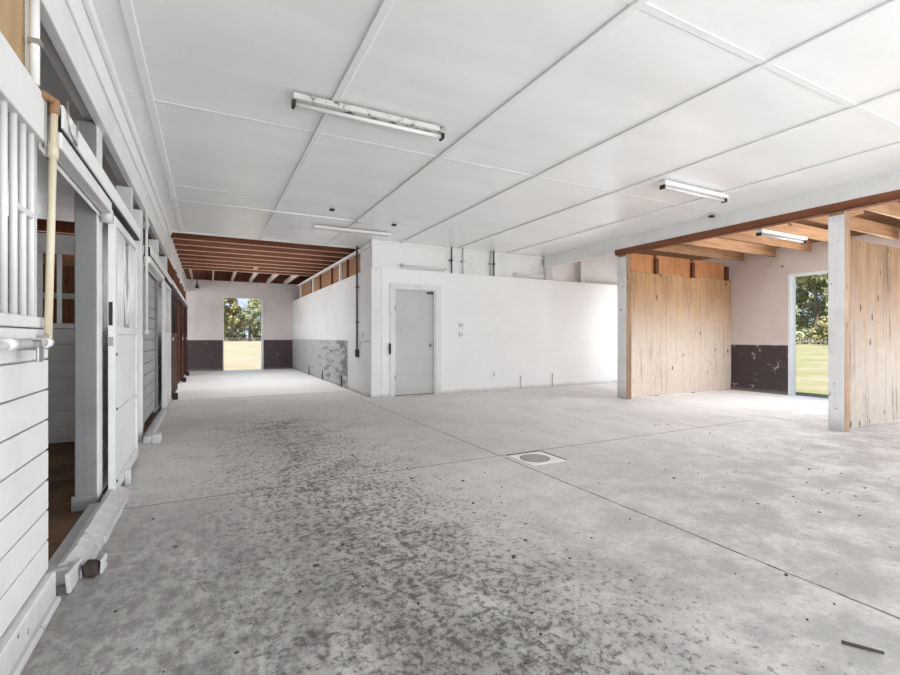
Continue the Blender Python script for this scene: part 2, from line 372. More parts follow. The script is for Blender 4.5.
# ceiling of painted sheets with battens
ceil = struct('ceiling', BM().box(XO, XR-0.02, -3.4, YE, CZ, CZ+0.015), CEIL)
for bx in (-0.39, 0.86, 2.06, 3.27, 4.50, 5.70):
    y1 = YE if bx < 2.5 else YF+0.1
    b = BM(); prev = -3.38
    b.box(bx-0.028, bx+0.028, -3.38, y1, CZ-0.018, CZ-0.001, 0.004)
    build('batten', b, WHITE_CLEAN, ceil)
for by in (-0.68, 1.76, 4.20, 6.42):
    build('batten', BM().box(XL+0.06, XR-0.03, by-0.026, by+0.026, CZ-0.006, CZ-0.0012, 0.002), WHITE_CLEAN, ceil)
build('edge_strip', BM().box(XL+0.02, XS+0.02, YE-0.03, YE+0.02, CZ-0.02, CZ+0.02), WHITE_CLEAN, ceil)

# back wall with open doorway
BD0, BD1, BDZ = 0.44, 1.70, 2.47
struct('wall_back', BM().box(XO, BD0, YB, YB+0.15, -0.14, 2.99).box(BD1, XS+4, YB, YB+0.15, -0.14, 2.99).box(BD0, BD1, YB, YB+0.15, BDZ, 2.99), WALL_BACK)
struct('wall_gable', BM().box(XO, 8, YB+0.03, YB+0.12, 2.991, 5.0), DARK_STUD)
d = struct('door_1', BM().box(BD0-0.0, BD0+0.03, YB-0.015, YB+0.17, 0, BDZ).box(BD1-0.06, BD1, YB-0.02, YB+0.17, 0, BDZ).box(BD0+0.03, BD1-0.06, YB-0.015, YB+0.17, BDZ-0.03, BDZ), WHITE)
# right outer wall with doorway
RD0, RD1, RDZ = 3.72, 4.90, 2.32
wr = BM()
for y0, y1, z0, z1 in ((-3.4, -1.4, -.14, 2.86), (-1.4, 1.8, 2.5, 2.86), (1.8, 2.88, -.14, 2.86), (2.88, 3.58, -.14, 0.6), (2.88, 3.58, 2.4, 2.86), (3.58, RD0, -.14, 2.86), (RD0, RD1, RDZ, 2.86), (RD1, 6.4, -.14, 2.86), (6.4, 7.9, 2.4, 2.86), (7.9, YB+0.15, -.14, 2.86)):  # near bay and window gaps are added to suit the fill lamps
    wr.box(XW, XW+0.15, y0, y1, z0, z1)
struct('wall_right', wr, WALL_RIGHT)
JAMB = m_paint('pale_blue_white_jamb', (0.74, 0.79, 0.82), 0.2, 0.4, dirtz=False)
struct('door_2', BM().box(XW-0.02, XW+0.16, RD1-0.045, RD1, -0.0, RDZ).box(XW-0.02, XW+0.16, RD0, RD0+0.045, 0, RDZ).box(XW-0.02, XW+0.16, RD0+.045, RD1-.045, RDZ-0.04, RDZ), JAMB)
# left outer wall (behind the stalls), wall behind the camera with the wide opening
struct('wall_left', BM().box(XO-0.15, XO, -3.4, 10.1, -0.14, 3.6).box(XO-0.15, XO, 12.7, 13.9, -0.14, 3.6).box(XO-0.15, XO, 16.5, YB+0.15, -0.14, 3.6).box(XO-0.15, XO, 10.1, 12.7, -0.14, 0.9).box(XO-0.15, XO, 10.1, 12.7, 2.5, 3.6).box(XO-0.15, XO, 13.9, 16.5, -0.14, 0.9).box(XO-0.15, XO, 13.9, 16.5, 2.5, 3.6), GREY_WOOD)  # window gaps added for the fill lamps behind the back stalls
struct('wall_front', BM().box(XO, -0.5, -3.55, -3.4, -.14, 3.6).box(6.5, XW+.15, -3.55, -3.4, -.14, 3.6).box(-0.5, 6.5, -3.55, -3.4, 2.85, 3.6), WHITE)
# roof: two slopes
rf = BM()
rf.prism([(XO-0.6, 3.12), (2.8, 4.9), (2.8, 5.0), (XO-0.6, 3.22)], 'y', -4.0, YB+0.6)
rf.prism([(XW+0.75, 2.98), (2.8, 4.9), (2.8, 5.0), (XW+0.75, 3.08)], 'y', -4.0, YB+0.6)
struct('roof', rf, DECK)

# white block room in the middle: front wall with door, side wall
DX0, DX1, DZ = 3.12, 3.97, 2.03
WT = 2.40
struct('wall_middle', BM().box(XS+0.2, DX0, YF, YF+0.2, 0, WT).box(DX1, XW, YF, YF+0.2, 0, WT).box(DX0, DX1, YF, YF+0.2, DZ, WT), WALL_FRONT)
struct('wall_side', BM().box(XS, XS+0.2, YF, YB, 0, WT, 0.012), WALL_SIDE)
d3 = struct('door_3', BM().box(DX0, DX1, YF+0.06, YF+0.10, 0.012, DZ, 0.004), m_paint('grey_white_door_paint', (0.54, 0.54, 0.538), 0.25, 0.4))
fr = BM()
fr.box(DX0-0.10, DX0, YF-0.022, YF+0.0, 0, DZ+0.10, 0.004).box(DX1, DX1+0.12, YF-0.022, YF, 0, DZ+0.10, 0.004).box(DX0, DX1, YF-0.022, YF, DZ, DZ+0.10, 0.004)
fr.box(DX0, DX0+0.012, YF, YF+0.06, 0, DZ).box(DX1-0.03, DX1, YF, YF+0.06, 0, DZ).box(DX0, DX1, YF, YF+0.055, DZ-0.012, DZ)
build('door_frame', fr, WHITE, d3)
kb = BM().tube((DX1-0.085, YF+0.06, 0.96), (DX1-0.085, YF+0.02, 0.96), 0.012).ball((DX1-0.085, YF+0.005, 0.96), 0.028, 2, (1, .8, 1)).tube((DX1-0.085, YF+0.06, 0.96), (DX1-0.085, YF+0.053, 0.96), 0.034)
build('door_knob', kb, STEEL, d3, True)
build('hinge', BM().box(DX0-0.012, DX0+0.012, YF-0.03, YF+0.0, 1.62, 1.72), STEEL, d3)
build('hinge', BM().box(DX0-0.012, DX0+0.012, YF-0.03, YF+0.0, 0.30, 0.40), STEEL, d3)
build('door_closer', BM().box(DX1-0.16, DX1-0.03, YF+0.015, YF+0.055, DZ-0.07, DZ-0.03), DARK_PIPE, d3)
build('latch_guard', BM().box(DX0-0.125, DX0-0.09, YF-0.045, YF-0.022, 0.80, 1.0, 0.006), BLACK, d3)
# upper sheets above the block walls, between wall top and ceiling
up = BM().box(XS+0.16, 6.75, YF+0.09, YF+0.11, WT, CZ)
struct('wall_upper', up, UPPER)
struct('trim_1', BM().box(XS+0.02, XS+0.17, YF+0.005, YF+0.089, WT+0.001, CZ-0.001, 0.004), WHITE_CLEAN)
struct('trim_2', BM().box(6.72, 6.90, YF+0.0, YF+0.16, WT+0.001, CZ-0.08, 0.004), GREY_WOOD)
struct('trim_3', BM().box(XS+0.17, 6.72, YF+0.055, YF+0.089, CZ-0.045, CZ-0.001, 0.004), WHITE_CLEAN)
# white wall pieces beyond the beam, above the block wall
ub = BM().box(6.92, 7.28, YF+0.02, YF+0.2, WT+0.001, 3.3).box(7.28, XW, YF+0.16, YF+0.18, WT, 3.3)
struct('wall_upper_east', ub, UPPER)
struct('trim_4', BM().box(7.82, 7.91, YF+0.06, YF+0.155, WT+.001, 3.3), WHITE_CLEAN)
# side gable sheets: white first metre, then tan sheathing with studs and a white top rail
struct('wall_upper_side', BM().box(XS+0.08, XS+0.10, YF+0.16, 9.18, WT, CZ), WHITE_CLEAN)
sh = struct('wall_sheathing', BM().box(XS+0.10, XS+0.115, 9.2, 16.4, WT, 2.83), SHEATH)
for y in (10.15, 12.95, 14.1, 11.6): build('stud', BM().box(XS+0.06, XS+0.098, y-0.03, y+0.03, WT, 2.83+(0.12 if y < 11 or 12 < y < 13.5 else 0)), DARK_STUD, sh)
for y in (10.75, 13.9, 16.0): build('stud', BM().box(XS+0.05, XS+0.098, y-0.045, y+0.045, WT, 2.83), WHITE_CLEAN, sh)
build('top_rail', BM().box(XS+0.03, XS+0.14, 8.4, 16.4, 2.832, 2.89), WHITE_CLEAN, sh)
# beam along the right-hand bays
bm_ = struct('trim_5', BM().box(XR-0.02, XR+0.04, -3.3, 8.18, 2.655, CZ+0.015, 0.004), WHITE)
struct('trim_6', BM().box(XR-0.004, XR+0.10, -3.3, 6.16, 2.615, 2.653), BROWN_TRIM)
struct('trim_7', BM().box(XR-0.026, XR-0.0205, -3.3, 6.16, 2.63, 2.715), BROWN_TRIM)
# left header boards over the stall fronts
struct('trim_8', BM().box(XL-0.05, XL, -3.3, 9.4, 2.50, 2.715, 0.004), WHITE)
struct('trim_9', BM().box(XL-0.045, XL+0.012, -3.3, 9.4, 2.722, CZ-0.001, 0.004).box(XL+0.012, XL+0.05, -3.3, 9.3, CZ-0.05, CZ-0.001, 0.008), WHITE_CLEAN)
struct('trim_10', BM().box(XL-0.12, XL-0.052, -3.3, 9.4, 2.54, 2.70), GREY_WOOD)
struct('trim_11', BM().box(XL-0.05, XL, 9.42, YB-0.02, 2.58, 2.99, 0.004), WHITE)

# ------------------------------------------------------------------ joists
ORD = ['first', 'second', 'third', 'fourth', 'fifth', 'sixth', 'seventh', 'eighth', 'ninth', 'tenth', 'eleventh', 'twelfth']
LIT_EDGE = m_wood('pale_lit_edge', (0.50, 0.33, 0.25), (0.60, 0.42, 0.33), 'x', knots=0.3)  # added strip; its pale colour is bounce light on the joist bottoms
JG = 'brown joists over the back of the aisle'
for i in range(9):
    y = 9.29 + i*0.60
    b = BM().box(XL-0.0, XS+1.3, y-0.019, y+0.019, CZ+0.005, CZ+0.20)
    o = tag(build('ceiling_joist', b, JOIST), f'dark brown bare ceiling joist, {ORD[i]} behind the edge of the white ceiling', 'joist', JG)
    build('lit_edge', BM().box(XL-0.0, XS+1.3, y-0.024, y+0.024, CZ-0.008, CZ+0.004), LIT_EDGE, o)
JW = m_wood('lit_lookout_timber', (0.55, 0.46, 0.40), (0.66, 0.58, 0.52), 'y', knots=0.2)  # doorway light on these timbers is put into their pale colour
for i, x in enumerate((-0.44, 0.14, 0.70, 1.26, 1.82, 2.38)):
    b = BM().box(x-0.02, x+0.02, 14.12, YB-0.01, CZ+0.005, CZ+0.16)
    tag(build('roof_lookout', b, JW), f'short pale roof timber running to the back wall, {ORD[i]} from the stall side', 'rafter', 'pale timbers at the back wall')
tag(build('roof_lookout', BM().box(1.08, 1.16, 12.91, 13.46, CZ-0.02, CZ+0.18), JW), 'pale wood block fixed between two brown joists, in front of the back wall timbers', 'block')
# right-hand bay joists
JR = 'pine joists over the right-hand stalls'
for i in range(8):
    y = 5.76 - i*0.61
    b = BM().box(XR+0.102, XW+0.0, y-0.02, y+0.02, 2.70, 2.89)
    where = f'{ORD[i]} from the far plywood partition'
    tag(build('ceiling_joist', b, JOIST_PALE), f'bare pine joist over the right-hand stall, {where}', 'joist', JR)
for i, y in enumerate((1.9, 3.2, 4.5)):
    b = BM().bar((8.3, y+0.34, 2.905), (9.3, y+0.34, 3.14), 0.04, 0.09)
    tag(build('roof_brace', b, JOIST_PALE), f'sloping pine roof brace above the right-hand stall joists, {ORD[2-i]} from the far partition', 'brace', 'braces above the right-hand stalls')

# ------------------------------------------------------------------ right-hand stalls: posts and plywood partitions
def plain_post(y0, y1, label):
    t = thing('timber_post', label, 'post', (XR+0.06, (y0+y1)/2, 0))
    build('face_board', BM().box(XR-0.005, XR+0.001, y0+0.002, y1-0.002, 0.0, 2.57), WHITE_WORN, t)
    build('timber', BM().box(XR+0.002, XR+0.14, y0+0.0, y1, 0.0, 2.612, 0.004), STUD, t)
    return t
plain_post(5.92, 6.12, 'tall white faced timber post at the end of the far plywood partition')
plain_post(2.70, 2.86, 'white faced timber post ending the near plywood partition, right of the open doorway')
t = thing('plywood_partition', 'full plywood partition between white post and mauve wall, with a row of orange panels on top', 'partition', (8.3, 6.05, 0))
y1 = 6.0
for k in range(3):
    x0 = XR+0.142 + k*1.034
    build('plywood_sheet', BM().box(x0+0.003, min(x0+1.031, XW-0.004), y1, y1+0.016, 0.012, 2.315 - 0.01*(k == 1), 0.002), PLY, t)
for k, x in enumerate((XR+0.17, 7.60, 8.68, XW-0.10)):
    build('stud', BM().box(x-0.04, x+0.04, y1+0.018, y1+0.10, 0.0, 2.62), DARK_STUD if k else STUD, t)
for x0, x1 in ((XR+0.212, 7.558), (7.642, 8.638), (8.722, XW-0.142)):
    build('upper_panel', BM().box(x0, x1, y1+0.07, y1+0.085, 2.30, 2.68 if x0 < 7 else 2.69), PLY_ORANGE, t)
    build('splinter_strip', BM().box(x0+0.05, x1-0.35, y1+0.02, y1+0.05, 2.317, 2.335), OLD_PINE, t)
t = thing('plywood_partition', 'rough streaked plywood partition at the right edge, behind the white post', 'partition', (8.3, 2.78, 0))
for k in range(3):
    x0 = XR+0.142 + k*1.034
    build('plywood_sheet', BM().box(x0+0.003, min(x0+1.031, XW-0.004), 2.73, 2.746, 0.012, 2.31, 0.002), PLY_ROUGH, t)
for x in (7.6, 8.68, XW-0.1): build('stud', BM().box(x-0.04, x+0.04, 2.748, 2.83, 0.0, 2.31), STUD, t)

# ------------------------------------------------------------------ fluorescent fixtures
def fixture(x0, x1, y, z, label, group=None, body=SPECK):
    t = thing('fluorescent_fixture', label, 'ceiling light', ((x0+x1)/2, y, z-0.08), group)
    build('housing', BM().box(x0, x1, y-0.055, y+0.055, z-0.045, z-0.001, 0.006), body, t)
    for x in (x0+0.012, x1-0.012):
        build('lamp_socket', BM().box(x-0.012, x+0.012, y-0.035, y+0.035, z-0.092, z-0.046, 0.004), BLACK, t)
    build('fluorescent_tube', BM().tube((x0+0.025, y-0.0, z-0.068), (x1-0.025, y, z-0.068), 0.018, 14), TUBE, t, True)
    return t
fixture(0.55, 1.80, 3.58, CZ-0.018, 'chipped tube light fixture crossing a batten on the white ceiling, nearest the stalls')
fixture(4.62, 5.80, 3.60, CZ-0.018, 'white single tube light fixture on the ceiling near the right-hand stall beam', None, WHITE_CLEAN)
t = thing('fluorescent_fixture', 'flat white light fixture on the ceiling just in front of the white room corner', 'ceiling light', (2.15, 7.62, CZ-0.06))
build('housing', BM().box(1.50, 2.80, 7.56, 7.70, CZ-0.055, CZ-0.02, 0.005), WHITE_CLEAN, t)
build('lens', BM().box(1.53, 2.77, 7.575, 7.685, CZ-0.066, CZ-0.0555, 0.004), TUBE, t)
t = fixture(7.17, 8.42, 3.95, 2.70, 'white tube light fixture hung under the bare joists of the right-hand stall', None, WHITE_CLEAN)
for x0, x1, lab in ((3.26, 4.20, 'long white light fixture mounted on the upper wall above the closed white door'), (5.87, 6.68, 'long white light fixture on the upper wall beside the beam end')):
    t = thing('wall_light_fixture', lab, 'wall light', ((x0+x1)/2, YF+0.05, WT+0.03))
    build('housing', BM().box(x0, x1, YF+0.0, YF+0.089, WT+0.045, WT+0.12, 0.006), WHITE_CLEAN, t)
    build('fluorescent_tube', BM().tube((x0+0.03, YF-0.016, WT+0.075), (x1-0.03, YF-0.016, WT+0.075), 0.014), TUBE, t, True)
    for x in (x0+0.015, x1-0.015): build('lamp_socket', BM().box(x-0.01, x+0.01, YF-0.034, YF-0.001, WT+0.055, WT+0.095), GREY_PIPE, t)
t = thing('conduit_run', 'thin white conduit running across the ceiling behind the second batten row', 'conduit', (0.8, 7.0, CZ-0.02))
build('conduit_tube', BM().tube((XL+0.16, 6.98, CZ-0.028), (2.02, 6.98, CZ-0.028), 0.010), WHITE_CLEAN, t, True)
build('junction_box', BM().box(2.02, 2.10, 6.93, 7.03, CZ-0.058, CZ-0.02, 0.005), GREY_WOOD, t)
for (x, y, l) in ((1.54, 6.52, 'small black cable clip on the ceiling above the white room corner, beside a batten'), (2.62, 6.95, 'small black hook on the ceiling in front of the white room'), (6.58, 4.28, 'small black clip where a ceiling batten meets the right-hand beam')):
    tag(build('ceiling_clip', BM().box(x-0.035, x+0.035, y-0.03, y+0.03, CZ-0.045, CZ-0.0185, 0.006), BLACK), l, 'clip')

# ------------------------------------------------------------------ wires, switches and pipes on the white room
def drop(x, r, mat, label):
    t = thing('conduit', label, 'conduit', (x, YF+0.01, WT))
    build('conduit_tube', BM().tube((x, YF+0.02, WT+0.002), (x, YF+0.02, CZ-0.002), r), mat, t, True)
    build('strap', BM().box(x-0.03, x+0.03, YF+0.003, YF+0.089, WT+0.25, WT+0.275), mat, t)
drop(4.34, 0.014, DARK_PIPE, 'dark vertical conduit above the white wall, first to the right of the door')
drop(4.60, 0.012, GREY_PIPE, 'light grey vertical conduit above the white wall, between two darker ones')
drop(5.27, 0.014, GREY_PIPE, 'grey left-hand conduit of the close pair above the white wall')
drop(5.345, 0.016, DARK_PIPE, 'dark right-hand conduit of the close pair above the white wall')
t = thing('conduit', 'long dark conduit from ceiling to switch box on the side of the white room', 'conduit', (XS-0.03, 9.05, 0.74))
build('conduit_tube', BM().tube((XS-0.03, 9.05, 0.86), (XS-0.03, 9.05, CZ+0.16), 0.018), DARK_PIPE, t, True)
build('switch_box', BM().box(XS-0.055, XS-0.001, 8.98, 9.12, 0.72, 0.87, 0.008), BLACK, t)
for z in (1.4, 2.1): build('strap', BM().box(XS-0.05, XS-0.001, 9.01, 9.09, z, z+0.03), DARK_PIPE, t)
t = thing('cable_run', 'thin grey cable run crossing the corner end of the white room', 'cable', (XS-0.012, 8.8, 1.0))
build('cable', BM().path([(XS-0.008, 8.96, 0.93), (XS-0.008, 8.88, 1.02), (XS-0.008, 8.32, 1.05)], 0.006), GREY_PIPE, t, True)
build('clip', BM().box(XS-0.014, XS-0.001, 8.70, 8.74, 1.12, 1.20), GREY_PIPE, t)
def plate(x, z, w, h, label, dx=0.0):
    t = thing('switch_plate', label, 'switch', (x, YF-0.01, z-h/2))
    build('plate', BM().box(x-w/2, x+w/2, YF-0.012, YF-0.0005, z-h/2, z+h/2, 0.003), WHITE_CLEAN, t)
    build('toggle', BM().box(x-w/2-0.0, x-w/2+0.02, YF-0.024, YF-0.012, z-0.03, z+0.03, 0.002), GREY_PIPE, t)
    build('toggle', BM().box(x+0.005, x+0.022, YF-0.024, YF-0.012, z-0.02, z+0.02, 0.002), GREY_PIPE, t)
plate(4.55, 1.36, 0.10, 0.12, 'small switch plate on the white wall right of the door, upper of two')
plate(4.55, 1.17, 0.10, 0.14, 'small switch plate on the white wall right of the door, lower of two')
t = thing('wall_outlet', 'small outlet low on the white wall', 'outlet', (5.34, YF-0.01, 0.28))
build('plate', BM().box(5.31, 5.38, YF-0.012, YF-0.0005, 0.28, 0.40, 0.003), WHITE_CLEAN, t)
build('socket', BM().box(5.325, 5.340, YF-0.018, YF-0.012, 0.30, 0.38), GREY_PIPE, t)
for x, z0, z1, l in ((6.02, 0.06, 0.28, 'dark vertical crack stub low on the white wall, middle'), (6.9, 0.02, 0.30, 'thin grey pipe stub low on the white wall, nearest the far white post')):
    tag(build('pipe_stub', BM().tube((x, YF-0.012, z0-0.055), (x, YF-0.012, z1), 0.008), GREY_PIPE, None, True), l.replace('crack ', 'pipe '), 'pipe')
# low protective studs on the scuffed side wall
for y, l in ((10.35, 'dark rusty pin low on the scuffed side wall, nearest the corner'), (12.3, 'dark rusty pin low on the scuffed side wall, middle of three'), (14.1, 'dark rusty pin low on the scuffed side wall, nearest the back wall')):
    tag(build('wall_pin', BM().box(XS-0.02, XS-0.0005, y-0.02, y+0.02, 0.0, 0.26), DARK_PIPE), l, 'pin', 'pins on the side wall')
# floor drain
t = thing('floor_drain', 'round floor drain in a square pale concrete patch beside the floor joint', 'drain', (2.70, 3.42, 0))
fd = BM().box(2.50, 2.88, 3.24, 3.62, 0.0005, 0.004)
build('concrete_patch', fd, m_paint('pale_drain_patch', (0.80, 0.78, 0.76), 0.3, 0.7, dirtz=False), t)
build('drain_cover', BM().tube((2.67, 3.43, 0.0045), (2.67, 3.43, 0.007), 0.125, 32), m_plain('grey_drain_iron', (0.40, 0.385, 0.375), 0.6, 0.2), t)
build('rim', BM().tube((2.67, 3.43, 0.0042), (2.67, 3.43, 0.0055), 0.138, 32), m_plain('dark_rim', (0.2, 0.19, 0.185), 0.7), t)
build('dark_edge', BM().box(2.50, 2.88, 3.622, 3.64, 0.0, 0.006).box(2.882, 2.896, 3.26, 3.62, 0.0, 0.006), BLACK, t)
# hanging lamp holder at the back
t = thing('hanging_lamp_holder', 'black lamp holder hanging on a cord in front of the back wall', 'lamp', (-0.26, 14.09, 2.42))
build('cord', BM().tube((-0.26, 14.09, 2.52), (-0.26, 14.09, CZ+0.004), 0.014), BLACK, t, True)
build('socket', BM().tube((-0.26, 14.09, 2.42), (-0.26, 14.09, 2.52), 0.055, 14, 0.035), BLACK, t, True)

# ------------------------------------------------------------------ left stall fronts
XB = XL - 0.035        # board plane
def boards(y0, y1, z0, z1, h, x0, x1, gap=0.007, mat=None, seed=0):
    b = BM(); n = max(1, round((z1-z0)/h)); hh = (z1-z0)/n
    for k in range(n): b.box(x0, x1, y0, y1, z0+k*hh+gap/2, z0+(k+1)*hh-gap/2, 0.003)
    b.box(x0-0.012, x0-0.0005, y0+0.002, y1-0.002, z0+.004, z1-.004)
    return b
# 1: near panel
t = thing('stall_barrier', 'near white stall front of horizontal boards with vertical bars above, at the left edge', 'stall panel', (XL-0.02, 1.3, 0))
build('board_panel', boards(0.2, 2.53, 0.135, 1.155, 0.1275, XL-0.03, XL), WHITE, t)
build('baseboard', BM().box(XL-0.03, XL+0.028, 0.2, 2.52, 0.002, 0.128, 0.006).box(XL-0.0, XL+0.05, 0.2, 2.50, 0.0, 0.03, 0.008), WHITE_WORN, t)
build('cap_rail', BM().box(XL-0.055, XL+0.006, 0.2, 2.53, 1.157, 1.20, 0.004), WHITE, t)
build('top_rail', BM().box(XL-0.055, XL+0.004, 0.2, 2.50, 1.925, 2.115, 0.004), WHITE, t)
build('end_stud', BM().box(XL-0.055, XL-0.03, 2.445, 2.505, 1.2, 1.924), WHITE, t)
y = 2.395; k = 0
while y > 0.3:
    build('bar', BM().tube((XL-0.022, y, 1.201), (XL-0.022, y, 1.924), 0.0125, 12), METAL_BAR, t, True)
    y -= 0.093; k += 1
build('feed_bar', BM().box(XL-0.034, XL-0.01, 2.21, 2.40, 1.585, 1.61, 0.004), METAL_BAR, t)
build('strike_plate', BM().box(XL+0.005, XL+0.012, 2.46, 2.50, 1.86, 2.12), STEEL, t)
# upper pine board, white stud and conduit over it
tag(build('pine_board', BM().box(XL-0.075, XL-0.040, 1.1, 2.40, 2.117, 2.92), OLD_PINE), 'bare brown pine board above the near stall front', 'board')
tag(build('white_stud', BM().box(XL-0.045, XL-0.020, 2.402, 2.45, 2.117, 2.72), WHITE), 'white upright stud between pine board and white conduit', 'stud')
t = thing('conduit', 'fat white conduit rising to the ceiling behind the cream pipe elbow', 'conduit', (XL, 2.38, 2.117))
build('conduit_tube', BM().tube((XL-0.005, 2.38, 2.117), (XL-0.005, 2.38, 2.49), 0.0165), WHITE, t, True)
build('strap', BM().box(XL-0.022, XL+0.016, 2.36, 2.40, 2.27, 2.29), STEEL, t)
# cream water pipe
t = thing('water_pipe', 'cream plastic water pipe with a rusty elbow beside the first stall doorway', 'pipe', (XL+0.05, 2.5, 1.0))
px, py = XL+0.03, 2.45
build('riser', BM().tube((px, py-0.05, 1.10), (px, py+0.04, 2.095), 0.0135, 16), PIPE_CREAM, t, True)
build('elbow', BM().ball((px, py+.04, 2.10), 0.021).tube((px, py+.04, 2.105), (px-0.03, py-0.02, 2.108), 0.016, 12).tube((px, py+.04, 2.10), (px, py+.037, 2.05), 0.0185, 14), RUST, t, True)
build('coupling', BM().tube((px, py+.019, 1.86), (px, py+.024, 1.92), 0.019, 16), PIPE_CREAM, t, True)
build('supply_pipe', BM().ball((px, py-.05, 1.10), 0.019).tube((px, py-.05, 1.10), (px, 1.2, 1.075), 0.0145, 14), WHITE_WORN, t, True)
for ya, yb in ((2.40, 2.35), (2.30, 2.22), (2.03, 1.95)): build('joint_collar', BM().tube((px, ya, 1.097), (px, yb, 1.096), 0.020, 14), WHITE_WORN, t, True)
build('valve', BM().tube((px+0.03, 2.19, 1.092), (px-0.04, 2.19, 1.092), 0.02, 12).box(px+0.028, px+0.036, 2.14, 2.20, 1.03, 1.085, 0.003), STEEL, t)
build('pipe_clamp', BM().box(px-0.03, px+0.006, 2.37, 2.39, 1.07, 1.13), STEEL, t)
# post of the first doorway
t = thing('door_post', 'large grey square timber post inside the first stall doorway', 'post', (XL-0.1, 3.82, 0))
build('timber', BM().box(-0.760, -0.647, 3.75, 3.90, 0.0, 2.52, 0.006), POST_GREY, t)
build('face_board', BM().box(-0.646, -0.6375, 3.752, 3.898, 0.05, 2.52, 0.002), WHITE, t)
build('base_block', BM().box(-0.775, -0.6375, 3.735, 3.749, 0.0, 0.10, 0.005), POST_GREY, t)
# bottom sill with broken end
t = thing('door_sill', 'white flaking floor rail across the first stall doorway with a broken hollow near end', 'sill', (-0.52, 3.4, 0))
sl = BM(); ys = [2.70+k*0.1 for k in range(14)]
prof = [(-.605, 0), (-.605, .080), (-.578, .086), (-.508, .040), (-.492, .034), (-.490, 0)]
for k in range(13):
    w = 0.75 + 0.25*min(1, k/4.0)
    sl.prism([(-.605+(a+.605)*w, b) for a, b in prof], 'y', ys[k], ys[k+1])
bmesh.ops.remove_doubles(sl.b, verts=sl.b.verts, dist=0.0005); sl.jitter(0.006, 5)
for v in sl.b.verts: v.co.z = max(v.co.z, 0.0)
build('rail', sl, WHITE_WORN, t)
build('inner_board', BM().box(-0.68, -0.605, 2.60, 3.73, 0.0, 0.045, 0.004), GREY_WOOD, t)
bb = BM().box(-0.66, -0.53, 2.655, 2.735, 0.0, 0.075, 0.008); bb.jitter(0.01, 9)
build('broken_end', bb, GREY_WOOD, t)
hb = BM().box(-0.515, -0.455, 2.66, 2.76, 0.003, 0.065, 0.012); hb.jitter(0.015, 9)
build('hole_shade', hb, m_plain('dark_hole_shade', (0.05, 0.035, 0.028), 0.9), t)  # dark block stands in for the shaded hole in the broken end
fk = BM().box(-0.545, -0.528, 2.55, 2.74, 0.0, 0.085, 0.003).box(-0.448, -0.436, 2.70, 2.775, 0.0, 0.07, 0.003); fk.jitter(0.014, 11)
build('paint_flake', fk, WHITE_WORN, t)
# overhead track 1
def track(y0, y1, zt, label, ye, x=XL+0.0):
    t = thing('door_track', label, 'sliding door track', (x+0.02, (y0+y1)/2, zt-0.2))
    build('hood', BM().box(x-0.03, x+0.045, y0, y1, zt-0.012, zt, 0.003).box(x+0.037, x+0.045, y0, y1, zt-0.10, zt-0.0122).box(x-0.03, x-0.022, y0, y1, zt-0.10, zt-0.0122), WHITE_CLEAN, t)
    build('channel', BM().box(x-0.022, x+0.036, y0+.01, y1-.01, zt-0.116, zt-0.09), BLACK, t)
    build('lintel_board', BM().box(x-0.0365, x-0.0305, y0-0.02, y1, zt-0.21, zt-0.02, 0.004).box(x-0.0225, x+0.038, y0-0.0, ye, zt-0.19, zt-0.118, 0.004), WHITE, t)
    return t
t = track(2.56, 5.15, 2.125, 'white overhead sliding door track above the first stall doorway', 3.75)
hk = [(XL+0.048, 2.60, 2.16), (XL+0.058, 2.60, 2.03), (XL+0.058, 2.72, 2.01), (XL+0.058, 2.74, 2.13)]
build('end_bracket', BM().path(hk, 0.0045), STEEL, t, True)
build('roller_wheel', BM().tube((XL-0.02, 3.80, 1.925), (XL+0.035, 3.80, 1.925), 0.045, 18), GREY_WOOD, t, True)

# sliding door
def sliding_door(y0, y1, x0, x1, label, mat=WHITE, panel=WHITE, loc=None, dark=False):
    t = thing('sliding_stall_door', label, 'stall door', ((x0+x1)/2, (y0+y1)/2, 0.03))
    s = 0.085; zb, zt = 0.035, 1.955; zm = 1.16
    build('frame', BM().box(x0, x1, y0, y0+s, zb, zt, 0.004).box(x0, x1, y1-s, y1, zb, zt, 0.004)
          .box(x0, x1, y0+s, y1-s, zt-0.06, zt, 0.003).box(x0, x1, y0+s, y1-s, zm-0.02, zm+0.035, 0.003)
          .box(x0, x1, y0+s, y1-s, zb, zb+0.09, 0.003).box(x0, x1, y0+s, y1-s, 0.575, 0.605, 0.003), mat, t)
    xm = x1-0.012
    build('lower_panel', BM().box(x0+0.01, xm, y0+s+.001, y1-s-.001, zb+0.091, 0.574), panel, t)
    build('lower_panel', BM().box(x0+0.01, xm, y0+s+.001, y1-s-.001, 0.606, zm-0.021), panel, t)
    L = y1-y0-2*s; xc = (x0+x1)/2; zlo, zhi = zm+0.036, zt-0.061
    bm = METAL_BAR if not dark else BLACK
    for f in ((0.07, 0.16, 0.25, 0.34, 0.72, 0.81, 0.90) if not dark else (0.15, 0.3, 0.45, 0.6, 0.75, 0.9)):
        build('bar', BM().tube((xc, y0+s+f*L, zlo), (xc, y0+s+f*L, zhi), 0.012), bm, t, True)
    if not dark:
        build('yoke', BM().path([(xc+0.004, y0+s+0.40*L, zhi-0.01), (xc+0.004, y0+s+0.42*L, zlo+0.35), (xc+0.004, y0+s+0.50*L, zlo+0.04), (xc+0.004, y0+s+0.56*L, zlo+0.04), (xc+0.004, y0+s+0.64*L, zlo+0.35), (xc+0.004, y0+s+0.66*L, zhi-0.01)], 0.011), bm, t, True)
    return t
t = sliding_door(3.88, 5.06, XL-0.005, XL+0.036, 'white sliding stall door with V shaped bar opening, slid open beyond the first doorway')
